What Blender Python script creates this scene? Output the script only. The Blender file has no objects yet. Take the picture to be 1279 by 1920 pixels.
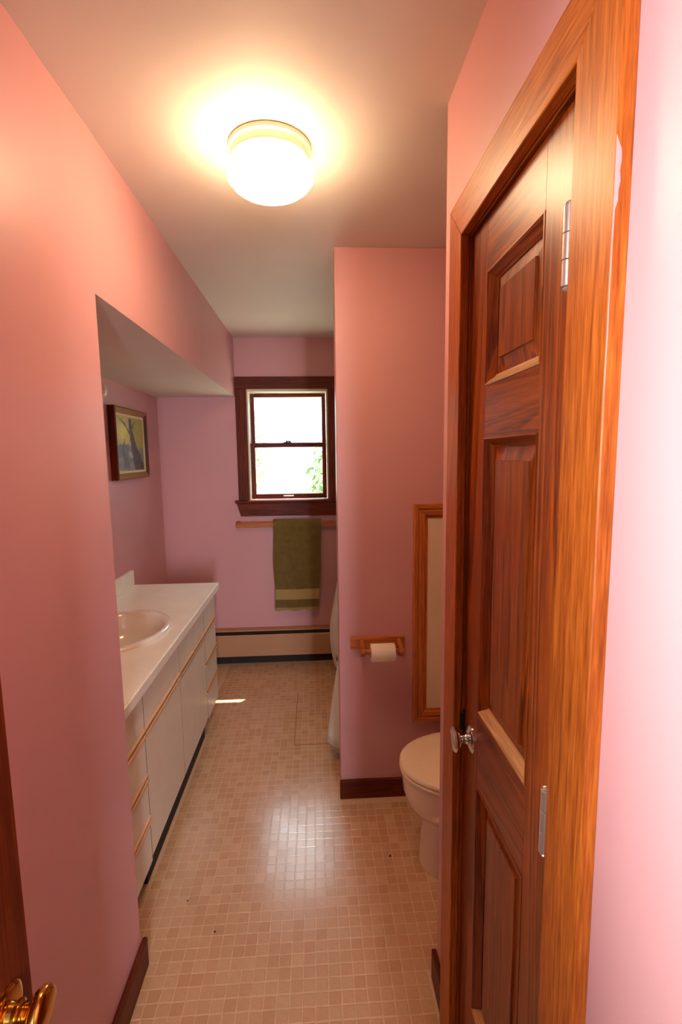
import bpy, bmesh, math, random
from mathutils import Vector, Matrix

random.seed(7)
C = bpy.context.scene.collection
scn = bpy.context.scene

# ------------------------------------------------------------------ camera
YAW, PITCH, ROLL = 0.0541, 0.1187, -0.0129
CAM_H = 1.5686
cy, sy, cp, sp = math.cos(YAW), math.sin(YAW), math.cos(PITCH), math.sin(PITCH)
fwd = Vector((sy * cp, cy * cp, -sp))
r0 = Vector((cy, -sy, 0.0))
u0 = r0.cross(fwd)
cr, sr = math.cos(ROLL), math.sin(ROLL)
right = cr * r0 + sr * u0
up = -sr * r0 + cr * u0
cam_data = bpy.data.cameras.new('camera')
cam_data.sensor_fit = 'VERTICAL'
cam_data.sensor_height = 36.0
cam_data.lens = 900.75 / 1920.0 * 36.0
cam_data.clip_start = 0.02
cam = bpy.data.objects.new('camera', cam_data)
cam.matrix_world = Matrix(((right.x, up.x, -fwd.x, 0.0), (right.y, up.y, -fwd.y, 0.0),
                           (right.z, up.z, -fwd.z, CAM_H), (0, 0, 0, 1)))
C.objects.link(cam)
scn.camera = cam

# ------------------------------------------------------------------ light
scn.view_settings.view_transform = 'Standard'
scn.view_settings.look = 'None'
scn.view_settings.gamma = 1.0
scn.view_settings.use_curve_mapping = False
scn.view_settings.exposure = 0.0

world = bpy.data.worlds.new('sky')
scn.world = world
world.use_nodes = True
bg = world.node_tree.nodes['Background']
bg.inputs[0].default_value = (0.80, 0.91, 1.0, 1)
bg.inputs[1].default_value = 6.5


def lamp(name, kind, loc, direction, energy, color, size=None, size_y=None):
    d = bpy.data.lights.new(name, kind)
    d.energy = energy
    d.color = color
    if kind == 'AREA':
        d.shape = 'RECTANGLE'
        d.size = size
        d.size_y = size_y
    o = bpy.data.objects.new(name, d)
    o.location = loc
    o.rotation_euler = Vector(direction).to_track_quat('-Z', 'Y').to_euler()
    C.objects.link(o)
    return o


sun = lamp('sun', 'SUN', (1.5, 6, 6), (-0.355, -0.4365, -1.0), 26.0, (1.0, 0.95, 0.86))
sun.data.angle = math.radians(0.55)
# daylight of the two windows of the room behind the camera
lamp('rear_window_light', 'AREA', (0.72, -3.50, 1.40), (-0.22, 1.0, 0.0), 135.0, (0.82, 0.90, 1.0), 0.34, 1.7)
swl = lamp('side_window_light', 'AREA', (-1.50, -1.02, 1.66), (1.0, 0.80, 0.0), 26.0, (0.92, 0.97, 1.0), 0.9, 0.7)
swl.data.spread = math.radians(48)
# portal in the bathroom window: only guides the sky's light, it gives none of its own
pl = lamp('window_portal', 'AREA', (-0.19, 3.69, 1.64), (0, -1, 0), 1.0, (1, 1, 1), 0.62, 0.86)
pl.data.cycles.is_portal = True

# ------------------------------------------------------------------ materials
def srgb(r, g, b):
    def f(c):
        c /= 255.0
        return c / 12.92 if c <= 0.04045 else ((c + 0.055) / 1.055) ** 2.4
    return (f(r), f(g), f(b), 1.0)


class NT:
    """small helper around a material's node tree"""
    def __init__(self, name):
        self.m = bpy.data.materials.new(name)
        self.m.use_nodes = True
        self.t = self.m.node_tree
        self.b = self.t.nodes['Principled BSDF']

    def n(self, kind, **kw):
        nd = self.t.nodes.new(kind)
        for k, v in kw.items():
            setattr(nd, k, v)
        return nd

    def l(self, a, b):
        self.t.links.new(a, b)

    def set(self, **kw):
        for k, v in kw.items():
            self.b.inputs[k.replace('_', ' ')].default_value = v

    def ramp(self, fac, stops):
        r = self.n('ShaderNodeValToRGB')
        e = r.color_ramp.elements
        while len(e) < len(stops):
            e.new(0.5)
        for el, (p, c) in zip(e, stops):
            el.position = p
            el.color = c
        self.l(fac, r.inputs[0])
        return r

    def noise(self, vec, scale, detail=4, rough=0.5, dist=0.0):
        nz = self.n('ShaderNodeTexNoise')
        nz.inputs['Scale'].default_value = scale
        nz.inputs['Detail'].default_value = detail
        nz.inputs['Roughness'].default_value = rough
        nz.inputs['Distortion'].default_value = dist
        if vec is not None:
            self.l(vec, nz.inputs['Vector'])
        return nz

    def bump(self, height, strength, dist):
        bp = self.n('ShaderNodeBump')
        bp.inputs['Strength'].default_value = strength
        bp.inputs['Distance'].default_value = dist
        self.l(height, bp.inputs['Height'])
        self.l(bp.outputs[0], self.b.inputs['Normal'])

    def mix(self, fac, a, b, mode='MIX'):
        mx = self.n('ShaderNodeMix', data_type='RGBA', blend_type=mode)
        for sock, v in ((mx.inputs[0], fac), (mx.inputs[6], a), (mx.inputs[7], b)):
            if hasattr(v, 'node'):
                self.l(v, sock)
            else:
                sock.default_value = v
        return mx.outputs[2]


def paint(name, col, rough=0.5, bump=0.08, scale=140.0, var=0.04, spec=0.4):
    k = NT(name)
    tc = k.n('ShaderNodeTexCoord')
    big = k.noise(tc.outputs['Object'], 2.2, 3)
    d = tuple(c * (1 - var) for c in col[:3]) + (1,)
    u = tuple(min(1, c * (1 + var)) for c in col[:3]) + (1,)
    r = k.ramp(big.outputs['Fac'], [(0.3, d), (0.7, u)])
    k.l(r.outputs[0], k.b.inputs['Base Color'])
    fine = k.noise(tc.outputs['Object'], scale, 3)
    k.bump(fine.outputs['Fac'], bump, 0.002)
    k.set(Roughness=rough, Specular_IOR_Level=spec)
    return k.m


def plain(name, col, rough=0.4, metal=0.0, spec=0.5, coat=0.0):
    k = NT(name)
    tc = k.n('ShaderNodeTexCoord')
    nz = k.noise(tc.outputs['Object'], 9.0, 3)
    d = tuple(c * 0.96 for c in col[:3]) + (1,)
    u = tuple(min(1, c * 1.03) for c in col[:3]) + (1,)
    r = k.ramp(nz.outputs['Fac'], [(0.3, d), (0.7, u)])
    k.l(r.outputs[0], k.b.inputs['Base Color'])
    k.set(Roughness=rough, Metallic=metal, Specular_IOR_Level=spec, Coat_Weight=coat)
    return k.m


def wood(name, dark, mid, light, axis='z', rough=0.32, rings=9.0, coat=0.08, fig=1.0, spec=0.32):
    """stained softwood: long fibres plus cathedral figure along `axis`"""
    k = NT(name)
    tc = k.n('ShaderNodeTexCoord')
    oi = k.n('ShaderNodeObjectInfo')
    off = k.n('ShaderNodeVectorMath', operation='SCALE')
    off.inputs[0].default_value = (7.3, 5.1, 3.7)
    k.l(oi.outputs['Random'], off.inputs['Scale'])
    add = k.n('ShaderNodeVectorMath', operation='ADD')
    k.l(tc.outputs['Object'], add.inputs[0])
    k.l(off.outputs[0], add.inputs[1])
    mp = k.n('ShaderNodeMapping')
    s = {'x': (0.055, 1, 1), 'y': (1, 0.055, 1), 'z': (1, 1, 0.055)}[axis]
    mp.inputs['Scale'].default_value = s
    k.l(add.outputs[0], mp.inputs['Vector'])
    fib = k.noise(mp.outputs[0], 210.0, 5, 0.6)
    warp = k.noise(mp.outputs[0], rings, 2, 0.5, 0.6)
    mul = k.n('ShaderNodeMath', operation='MULTIPLY')
    mul.inputs[1].default_value = 13.0
    k.l(warp.outputs['Fac'], mul.inputs[0])
    fr = k.n('ShaderNodeMath', operation='FRACT')
    k.l(mul.outputs[0], fr.inputs[0])
    r1 = k.ramp(fr.outputs[0], [(0.0, light), (0.55, mid), (0.9, dark), (1.0, mid)])
    r2 = k.ramp(fib.outputs['Fac'], [(0.32, dark), (0.5, mid), (0.68, light)])
    cm = k.mix(0.5 * fig, r2.outputs[0], r1.outputs[0])
    big = k.noise(add.outputs[0], 1.6, 3)
    r3 = k.ramp(big.outputs['Fac'], [(0.3, (0.72, 0.68, 0.66, 1)), (0.7, (1.12, 1.12, 1.12, 1))])
    cm = k.mix(0.8, cm, r3.outputs[0], 'MULTIPLY')
    k.l(cm, k.b.inputs['Base Color'])
    k.bump(fib.outputs['Fac'], 0.06, 0.001)
    k.set(Roughness=rough, Specular_IOR_Level=spec, Coat_Weight=coat, Coat_Roughness=0.3)
    return k.m


PINK = srgb(211, 154, 154)
M = {}
M['pink'] = paint('pink_wall_paint', PINK, 0.42, 0.06)
M['white_paint'] = paint('white_ceiling_paint', srgb(226, 214, 204), 0.6, 0.10)
M['hall_paint'] = paint('hall_paint', srgb(112, 100, 88), 0.7, 0.05)
DK, MD, LT = srgb(82, 29, 3), srgb(138, 57, 8), srgb(182, 87, 17)
for ax in 'xyz':
    M['wood_' + ax] = wood('stained_pine_' + ax, DK, MD, LT, ax, 0.34, spec=0.28)
M['casing_z'] = wood('casing_pine_z', srgb(130, 55, 10), srgb(178, 88, 22), srgb(210, 116, 38), 'z', 0.40, 5.0, 0.03, 0.5, 0.26)
M['casing_y'] = wood('casing_pine_y', srgb(130, 55, 10), srgb(178, 88, 22), srgb(210, 116, 38), 'y', 0.40, 5.0, 0.03, 0.5, 0.26)
M['ledge_y'] = wood('pale_ledge_pine_y', srgb(168, 112, 62), srgb(206, 150, 96), srgb(224, 176, 122), 'y', 0.4, 5.0, 0.05, 0.5)  # paler wood for the lower moulding of each door panel
for ax in 'xyz':
    M['dark_' + ax] = wood('dark_stained_trim_' + ax, srgb(64, 18, 2), srgb(98, 32, 5), srgb(126, 50, 12), ax, 0.45, 6.0, 0.0, 0.7, 0.2)
for ax in 'xz':
    M['oak_' + ax] = wood('honey_pine_' + ax, srgb(150, 76, 30), srgb(186, 104, 46), srgb(206, 126, 62), ax, 0.4, 6.0, 0.1, 0.6)
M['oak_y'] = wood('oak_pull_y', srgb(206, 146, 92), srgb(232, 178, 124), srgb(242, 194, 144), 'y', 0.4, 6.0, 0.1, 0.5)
M['laminate'] = plain('cream_laminate', srgb(232, 220, 200), 0.38)
M['counter'] = plain('ivory_countertop', srgb(252, 246, 232), 0.30)
M['porcelain'] = plain('white_porcelain', srgb(240, 228, 216), 0.12, 0, 0.6, 0.3)
M['bisque'] = plain('toilet_porcelain', srgb(246, 226, 204), 0.14, 0, 0.6, 0.3)
M['seat'] = plain('toilet_seat_plastic', srgb(250, 228, 196), 0.28)
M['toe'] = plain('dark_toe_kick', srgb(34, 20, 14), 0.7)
M['gap'] = plain('painted_gap_shade', srgb(44, 26, 16), 0.8)  # dark brown that paints the shade in the gaps between fronts
M['heater'] = plain('beige_heater_enamel', srgb(186, 136, 100), 0.4)
M['heater_dark'] = plain('heater_louver_dark', srgb(46, 34, 28), 0.6)
M['chrome'] = plain('chrome', srgb(225, 222, 220), 0.10, 1.0)
M['brass'] = plain('brass', srgb(214, 160, 70), 0.16, 1.0)
M['nickel'] = plain('nickel_hinge', srgb(226, 214, 200), 0.28, 0.85)
M['black'] = plain('black_iron', srgb(24, 20, 20), 0.4)
M['paper'] = plain('white_tissue', srgb(246, 232, 214), 0.9, 0, 0.1)
M['card'] = plain('brown_card', srgb(150, 112, 78), 0.9, 0, 0.1)
M['cream_panel'] = plain('cream_panel', srgb(228, 206, 176), 0.5)
M['vinyl'] = plain('cream_jamb_liner', srgb(226, 212, 186), 0.4)
M['gold'] = plain('gilt_moulding', srgb(150, 112, 52), 0.38, 0.6)
M['linen'] = plain('linen_liner', srgb(226, 206, 168), 0.8)
M['tub'] = plain('tub_enamel', srgb(236, 228, 216), 0.15, 0, 0.6)
M['ring'] = plain('lamp_base_enamel', srgb(240, 222, 186), 0.35)
M['leaf'] = plain('sunlit_leaf', srgb(122, 146, 96), 0.6)
M['bark'] = plain('pale_bark', srgb(150, 128, 104), 0.9)
M['ground'] = plain('dry_lawn', srgb(178, 172, 148), 0.9)
M['added_eave_col'] = plain('added_eave_white', srgb(226, 224, 216), 0.6)
M['crumb'] = plain('dark_crumb', srgb(34, 18, 14), 0.8)
M['bulb'] = plain('frosted_bulb', srgb(246, 238, 226), 0.2)
M['added_carpet'] = plain('added_dark_carpet', srgb(96, 80, 66), 0.95, 0, 0.1)
M['seam'] = plain('vinyl_seam', srgb(120, 90, 68), 0.7)


def floor_mats():
    k = NT('vinyl_grout')
    tc = k.n('ShaderNodeTexCoord')
    nz = k.noise(tc.outputs['Object'], 60.0, 4)
    r = k.ramp(nz.outputs['Fac'], [(0.3, srgb(224, 184, 144)), (0.7, srgb(234, 198, 160))])
    k.l(r.outputs[0], k.b.inputs['Base Color'])
    k.bump(nz.outputs['Fac'], 0.1, 0.001)
    k.set(Roughness=0.24, Specular_IOR_Level=1.0, Coat_Weight=0.5, Coat_Roughness=0.2)
    M['grout'] = k.m
    k = NT('vinyl_tile')
    tc = k.n('ShaderNodeTexCoord')
    at = k.n('ShaderNodeAttribute', attribute_name='tone')
    nz = k.noise(tc.outputs['Object'], 150.0, 4, 0.65)
    big = k.noise(tc.outputs['Object'], 9.0, 3, 0.6)
    a = k.ramp(at.outputs['Fac'], [(0.0, srgb(208, 160, 118)), (0.35, srgb(214, 168, 128)),
                                   (0.7, srgb(217, 174, 134)), (1.0, srgb(222, 182, 144))])
    b = k.ramp(nz.outputs['Fac'], [(0.25, (0.86, 0.84, 0.82, 1)), (0.75, (1.06, 1.06, 1.06, 1))])
    k.l(k.mix(0.7, a.outputs[0], b.outputs[0], 'MULTIPLY'), k.b.inputs['Base Color'])
    k.bump(nz.outputs['Fac'], 0.12, 0.001)
    rr = k.ramp(big.outputs['Fac'], [(0.3, (0.16, 0.16, 0.16, 1)), (0.7, (0.26, 0.26, 0.26, 1))])
    k.l(rr.outputs[0], k.b.inputs['Roughness'])
    k.set(Specular_IOR_Level=1.0, Coat_Weight=0.5, Coat_Roughness=0.18)
    M['tile'] = k.m


floor_mats()


def towel_mat():
    k = NT('olive_terry')
    tc = k.n('ShaderNodeTexCoord')
    nz = k.noise(tc.outputs['Object'], 420.0, 3, 0.7)
    big = k.noise(tc.outputs['Object'], 26.0, 4, 0.6)
    mx = k.mix(0.5, nz.outputs['Fac'], big.outputs['Fac'])
    r = k.ramp(mx, [(0.3, srgb(98, 78, 36)), (0.7, srgb(130, 106, 56))])
    k.l(r.outputs[0], k.b.inputs['Base Color'])
    k.bump(nz.outputs['Fac'], 0.8, 0.004)
    k.set(Roughness=0.95, Specular_IOR_Level=0.1, Sheen_Weight=0.3)
    M['towel'] = k.m
    M['towel_band'] = plain('olive_woven_band', srgb(166, 138, 84), 0.8, 0, 0.2)


towel_mat()


def curtain_mat():
    k = NT('printed_curtain_cloth')
    tc = k.n('ShaderNodeTexCoord')
    mp = k.n('ShaderNodeMapping')
    mp.inputs['Scale'].default_value = (1, 1, 0.8)
    k.l(tc.outputs['Object'], mp.inputs['Vector'])
    wob = k.noise(mp.outputs[0], 34.0, 3, 0.6)
    add = k.mix(0.045, mp.outputs[0], wob.outputs['Color'], 'ADD')
    vo = k.n('ShaderNodeTexVoronoi', feature='F1')
    vo.inputs['Scale'].default_value = 5.2
    k.l(add, vo.inputs['Vector'])
    r = k.ramp(vo.outputs['Distance'], [(0.0, srgb(96, 84, 66)), (0.14, srgb(112, 96, 76)),
                                        (0.19, srgb(232, 224, 214)), (1.0, srgb(236, 228, 218))])
    k.l(r.outputs[0], k.b.inputs['Base Color'])
    k.set(Roughness=0.85, Specular_IOR_Level=0.15)
    M['curtain'] = k.m


curtain_mat()


def glass_mat():
    k = NT('window_glass')
    out = k.t.nodes['Material Output']
    tr = k.n('ShaderNodeBsdfTransparent')
    tr.inputs[0].default_value = (0.97, 0.985, 0.975, 1)
    gl = k.n('ShaderNodeBsdfGlossy')
    gl.inputs['Roughness'].default_value = 0.02
    fr = k.n('ShaderNodeFresnel')
    fr.inputs[0].default_value = 1.45
    ms = k.n('ShaderNodeMixShader')
    ge = k.n('ShaderNodeNewGeometry')
    sub = k.n('ShaderNodeMath', operation='SUBTRACT', use_clamp=True)   # a pane this thin has no inner reflection
    k.l(fr.outputs[0], sub.inputs[0])
    k.l(ge.outputs['Backfacing'], sub.inputs[1])
    k.l(sub.outputs[0], ms.inputs[0])
    k.l(tr.outputs[0], ms.inputs[1])
    k.l(gl.outputs[0], ms.inputs[2])
    k.l(ms.outputs[0], out.inputs[0])
    M['glass'] = k.m


glass_mat()


def globe_mat():
    """opal glass lit from inside: brighter towards the bulb on its hall side"""
    k = NT('lit_opal_glass')
    ge = k.n('ShaderNodeNewGeometry')
    dt = k.n('ShaderNodeVectorMath', operation='DOT_PRODUCT')
    k.l(ge.outputs['Normal'], dt.inputs[0])
    dt.inputs[1].default_value = Vector((-0.55, -0.70, 0.46)).normalized()
    mr = k.n('ShaderNodeMapRange')
    mr.interpolation_type = 'SMOOTHSTEP'
    mr.inputs['From Min'].default_value = 0.15
    mr.inputs['From Max'].default_value = 1.0
    mr.inputs['To Min'].default_value = 0.0
    mr.inputs['To Max'].default_value = 30.0
    k.l(dt.outputs['Value'], mr.inputs['Value'])
    k.set(Base_Color=srgb(250, 240, 220), Roughness=0.2)
    k.b.inputs['Emission Color'].default_value = (1.0, 0.69, 0.39, 1)
    sx = k.n('ShaderNodeSeparateXYZ')
    k.l(ge.outputs['Normal'], sx.inputs[0])
    sh = k.n('ShaderNodeMapRange')
    sh.interpolation_type = 'SMOOTHSTEP'
    sh.inputs['From Min'].default_value = 0.0
    sh.inputs['From Max'].default_value = 0.75
    sh.inputs['To Min'].default_value = 48.0
    sh.inputs['To Max'].default_value = 17.0
    k.l(sx.outputs['Z'], sh.inputs['Value'])
    sm = k.n('ShaderNodeMath', operation='ADD')
    k.l(mr.outputs[0], sm.inputs[0])
    k.l(sh.outputs[0], sm.inputs[1])
    k.l(sm.outputs[0], k.b.inputs['Emission Strength'])
    M['globe'] = k.m


globe_mat()


def canvas_mat():
    k = NT('painted_canvas')
    at = k.n('ShaderNodeVertexColor', layer_name='paint')
    tc = k.n('ShaderNodeTexCoord')
    nz = k.noise(tc.outputs['Object'], 90.0, 4)
    r = k.ramp(nz.outputs['Fac'], [(0.3, (0.8, 0.8, 0.8, 1)), (0.7, (1.1, 1.1, 1.1, 1))])
    k.l(k.mix(0.6, at.outputs[0], r.outputs[0], 'MULTIPLY'), k.b.inputs['Base Color'])
    k.bump(nz.outputs['Fac'], 0.4, 0.001)
    k.set(Roughness=0.45)
    M['canvas'] = k.m


canvas_mat()

# ------------------------------------------------------------------ mesh helpers
ORG = {}


def link(name, me, mat, parent=None, label=None, kind=None):
    o = bpy.data.objects.new(name, me)
    C.objects.link(o)
    if mat is not None and not me.materials:
        for mm in (mat if isinstance(mat, (list, tuple)) else [mat]):
            me.materials.append(mm)
    if parent is not None:
        o.parent = parent
    if label:
        o['label'] = label
    if kind:
        o['kind'] = kind
    return o


def obj(name, bm, mat, parent=None, label=None, kind=None, smooth=None):
    """bm is authored in world coordinates; the origin goes to the parent's origin"""
    org = ORG.get(parent.name, Vector()) if parent is not None else Vector()
    if parent is None and len(bm.verts):
        lo = Vector([min(v.co[i] for v in bm.verts) for i in range(3)])
        hi = Vector([max(v.co[i] for v in bm.verts) for i in range(3)])
        org = Vector(((lo.x + hi.x) / 2, (lo.y + hi.y) / 2, lo.z))
    bmesh.ops.translate(bm, verts=bm.verts, vec=-org)
    bmesh.ops.recalc_face_normals(bm, faces=bm.faces)
    me = bpy.data.meshes.new(name)
    bm.to_mesh(me)
    bm.free()
    if smooth is not None:
        me.shade_smooth()
        if smooth > 0:
            me.set_sharp_from_angle(angle=math.radians(smooth))
    o = link(name, me, mat, parent, label, kind)
    if parent is None:
        o.location = org
    ORG[o.name] = org
    return o


def thing(name, label, cat, loc, group=None):
    o = bpy.data.objects.new(name, None)
    o.empty_display_size = 0.05
    o.location = loc
    C.objects.link(o)
    ORG[o.name] = Vector(loc)
    tag(o, label, cat, group)
    return o


def tag(o, label, cat, group=None):
    o['label'] = label
    o['category'] = cat
    if group:
        o['group'] = group
    return o


def struct_root(name, loc, label=None):
    o = bpy.data.objects.new(name, None)
    o.location = loc
    o['kind'] = 'structure'
    if label:
        o['label'] = label
    C.objects.link(o)
    ORG[o.name] = Vector(loc)
    return o


def box(bm, x0, x1, y0, y1, z0, z1, bev=0.0, seg=1, mat=0):
    r = bmesh.ops.create_cube(bm, size=1.0)
    vs = r['verts']
    for v in vs:
        v.co = Vector((x0 + (v.co.x + 0.5) * (x1 - x0), y0 + (v.co.y + 0.5) * (y1 - y0), z0 + (v.co.z + 0.5) * (z1 - z0)))
    fs = {f for v in vs for f in v.link_faces}
    for f in fs:
        f.material_index = mat
    if bev > 0:
        es = list({e for v in vs for e in v.link_edges})
        bmesh.ops.bevel(bm, geom=es, offset=bev, segments=seg, affect='EDGES', profile=0.5)


def B(*a, **k):
    bm = bmesh.new()
    box(bm, *a, **k)
    return bm


def prism(bm, pts, d):
    """extrude the 3D polygon pts by vector d"""
    a = [bm.verts.new(p) for p in pts]
    b = [bm.verts.new(Vector(p) + Vector(d)) for p in pts]
    n = len(pts)
    bm.faces.new(a)
    bm.faces.new(b[::-1])
    for i in range(n):
        bm.faces.new((a[i], b[i], b[(i + 1) % n], a[(i + 1) % n]))


def loft(bm, rings, close_a=True, close_b=True, loop=True):
    vr = [[bm.verts.new(p) for p in r] for r in rings]
    n = len(rings[0])
    for a, b in zip(vr, vr[1:]):
        for i in range(n if loop else n - 1):
            j = (i + 1) % n
            bm.faces.new((a[i], a[j], b[j], b[i]))
    if close_a:
        bm.faces.new(vr[0][::-1])
    if close_b:
        bm.faces.new(vr[-1])
    return vr


def lathe(bm, center, axis, prof, seg=32):
    """prof: list of (along-axis, radius)"""
    ax = Vector(axis).normalized()
    t = Vector((0, 0, 1)) if abs(ax.z) < 0.9 else Vector((1, 0, 0))
    a = ax.cross(t).normalized()
    b = ax.cross(a)
    rings = []
    for h, r in prof:
        rings.append([Vector(center) + ax * h + (a * math.cos(2 * math.pi * i / seg) + b * math.sin(2 * math.pi * i / seg)) * max(r, 1e-4)
                      for i in range(seg)])
    loft(bm, rings)


def L(center, axis, prof, seg=32):
    bm = bmesh.new()
    lathe(bm, center, axis, prof, seg)
    return bm


def tube(bm, path, r, seg=10):
    path = [Vector(p) for p in path]
    rings = []
    for i, p in enumerate(path):
        d = (path[min(i + 1, len(path) - 1)] - path[max(i - 1, 0)]).normalized()
        t = Vector((0, 0, 1)) if abs(d.z) < 0.9 else Vector((1, 0, 0))
        a = d.cross(t).normalized()
        b = d.cross(a)
        rings.append([p + (a * math.cos(2 * math.pi * k / seg) + b * math.sin(2 * math.pi * k / seg)) * r for k in range(seg)])
    loft(bm, rings)


# ------------------------------------------------------------------ the shell
XL, XR, XB, XT = -0.558, 0.337, -1.111, 0.0952
YE, YT, YRE, YF = 1.335, 2.041, 1.2433, 3.558
ZS, ZC = 1.991, 2.40


def structure(name, bm, mat, label=None, smooth=None):
    o = obj(name, bm, mat, None, label, 'structure', smooth)
    return o


floor = structure('floor', B(-1.75, 1.75, -3.7, YF + 0.14, -0.10, 0.0), M['grout'])
ceiling = structure('ceiling', B(-1.75, 1.75, -3.7, YF + 0.14, ZC, ZC + 0.1), M['white_paint'])

bm = bmesh.new()
box(bm, -1.21, XL, -0.12, YE, 0, ZC)
structure('wall_left', bm, M['pink'])
bm = bmesh.new()
box(bm, XB, XL, YE, YF, ZS, ZC)
bm.faces.ensure_lookup_table()
for f in bm.faces:
    f.normal_update()
    if f.calc_center_median().z < ZS + 0.001:
        f.material_index = 1
structure('wall_header', bm, [M['pink'], M['white_paint']])
structure('wall_alcove', B(-1.21, XB, YE, YF, 0, ZC), M['pink'])

WX0, WX1, WZ0, WZ1 = -0.486, 0.112, 1.222, 2.045
bm = bmesh.new()
box(bm, -1.21, WX0, YF, YF + 0.14, 0, ZC)
box(bm, WX1, 1.2, YF, YF + 0.14, 0, ZC)
box(bm, WX0, WX1, YF, YF + 0.14, 0, WZ0)
box(bm, WX0, WX1, YF, YF + 0.14, WZ1, ZC)
structure('wall_back', bm, M['pink'])
structure('wall_partition', B(XT, 1.1, YT, 2.16, 0, ZC, bev=0.004, seg=2), M['pink'])
bm = bmesh.new()
box(bm, XR, 0.45, -0.12, 0.594, 0, ZC)
box(bm, XR, 0.45, 1.072, YRE, 0, ZC)
box(bm, XR, 0.45, 0.594, 1.072, 2.038, ZC)
structure('wall_right', bm, M['pink'])
structure('wall_closet', B(0.45, 1.1, 1.15, YRE, 0, ZC), M['pink'])
structure('wall_side', B(1.1, 1.2, 1.15, YF, 0, ZC), M['pink'])

# the room behind the camera, open to the bathroom through its doorway
bm = bmesh.new()
box(bm, -1.75, -1.21, -0.12, -0.02, 0, ZC)
box(bm, 0.45, 1.75, -0.12, -0.02, 0, ZC)
structure('wall_hall_front', bm, M['hall_paint'])
structure('wall_doorway', B(-0.558, -0.43, -0.12, -0.02, 0, ZC), M['pink'])
structure('wall_doorway_head', B(-0.43, XR, -0.12, -0.02, 2.06, ZC), M['pink'])
structure('floor_hall_added', B(-1.64, 1.64, -3.59, -0.13, 0.0005, 0.012), M['added_carpet'])  # unseen dark floor cover, added to cut light bounced into the bathroom
structure('wall_hall_left', B(-1.75, -1.65, -3.6, -0.12, 0, ZC), M['hall_paint'])
structure('wall_hall_right', B(1.65, 1.75, -3.6, -0.12, 0, ZC), M['hall_paint'])
structure('wall_hall_back', B(-1.75, 1.75, -3.7, -3.6, 0, ZC), M['hall_paint'])

# ------------------------------------------------------------------ vinyl floor squares
P = 0.0378
TILE_MESH = []


def tile_bm(bm, x, y, tone_layer=None, tone=0.5, jit=True):
    h = P / 2 - 0.0017
    t = 0.0007
    jx = [random.uniform(-0.0009, 0.0009) for _ in range(8)] if jit else [0] * 8
    base = [(-h, -h), (h, -h), (h, h), (-h, h)]
    lo, hi = [], []
    for i, (a, b) in enumerate(base):
        a += jx[2 * i]
        b += jx[2 * i + 1]
        lo.append(bm.verts.new((x + a, y + b, 0.0)))
        hi.append(bm.verts.new((x + a * 0.93, y + b * 0.93, t)))
    fs = [bm.faces.new(hi)]
    for i in range(4):
        j = (i + 1) % 4
        fs.append(bm.faces.new((lo[i], lo[j], hi[j], hi[i])))
    if tone_layer is not None:
        for v in lo + hi:
            v[tone_layer] = tone


for k in range(14):
    bm = bmesh.new()
    ly = bm.verts.layers.float.new('tone')
    tile_bm(bm, 0, 0, ly, random.random())
    me = bpy.data.meshes.new('floor_tile')
    bm.to_mesh(me)
    bm.free()
    me.materials.append(M['tile'])
    TILE_MESH.append(me)


def in_room(x, y):
    h = P / 2
    if x - h < -0.698 or x + h > 1.09 or y < 0.1 or y + h > 3.533:
        return False
    if x - h < -0.644 and 1.64 < y + h and y - h < 2.582:
        return False
    if x - h < XL + 0.002 and y - h < YE + 0.002:
        return False
    if x + h > XR - 0.002 and y - h < YRE + 0.002:
        return False
    if x + h > XT - 0.002 and YT - 0.016 < y + h and y - h < 2.162:
        return False
    if x + h > 0.17 and y > 2.1:
        return False
    return True


cells = []
for i in range(-40, 40):
    for j in range(0, 110):
        x, y = 0.1825 + i * P, 0.01 + j * P
        if in_room(x, y):
            cells.append((x, y))


def in_view(x, y):
    d = Vector((x, y, -CAM_H))
    z = d.dot(fwd)
    if z <= 0:
        return False
    px, py = 639.5 + 900.75 * d.dot(right) / z, 960 - 900.75 * d.dot(up) / z
    return 215 < px < 860 and py < 1945


near = sorted([c for c in cells if in_view(*c)], key=lambda c: c[1])[:300]
nearset = set(near)
forg = ORG['floor']
for (x, y) in near:
    o = bpy.data.objects.new('floor_tile', random.choice(TILE_MESH))
    C.objects.link(o)
    o.parent = floor
    o.location = Vector((x, y, 0.0)) - forg
bm = bmesh.new()
ly = bm.verts.layers.float.new('tone')
for c in cells:
    if c not in nearset:
        tile_bm(bm, c[0], c[1], ly, random.random())
obj('floor_tiles', bm, M['tile'], floor, 'rows of small embossed vinyl squares further back', 'stuff')
bm = bmesh.new()
box(bm, -0.139, -0.136, 2.46, 3.04, 0.0008, 0.0016)
box(bm, -0.139, 0.10, 2.457, 2.460, 0.0008, 0.0016)
obj('seam', bm, M['seam'], floor, 'dark seam between two vinyl sheets')

# ------------------------------------------------------------------ baseboards
bm = bmesh.new()
box(bm, XL, XL + 0.015, -0.02, YE + 0.018, 0, 0.098, 0.004, 2)
structure('baseboard_left', bm, M['dark_y'])
bm = bmesh.new()
box(bm, XR - 0.015, XR, 1.1445, YRE + 0.015, 0, 0.098, 0.004, 2)
structure('baseboard_right', bm, M['dark_y'])
bm = bmesh.new()
box(bm, XT - 0.006, 1.09, YT - 0.014, YT, 0, 0.09, 0.003, 2)
structure('baseboard_partition', bm, M['dark_x'])

# ------------------------------------------------------------------ window
win = struct_root('window_1', (-0.187, YF, 1.225), 'double-hung window with dark stained casing in the back wall')
CF = YF - 0.02


def casing_board(name, parent, pts, d, mat, **k):
    bm = bmesh.new()
    prism(bm, pts, d)
    bmesh.ops.bevel(bm, geom=bm.edges[:], offset=0.0015, segments=1, affect='EDGES')
    return obj(name, bm, mat, parent, **k)


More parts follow.
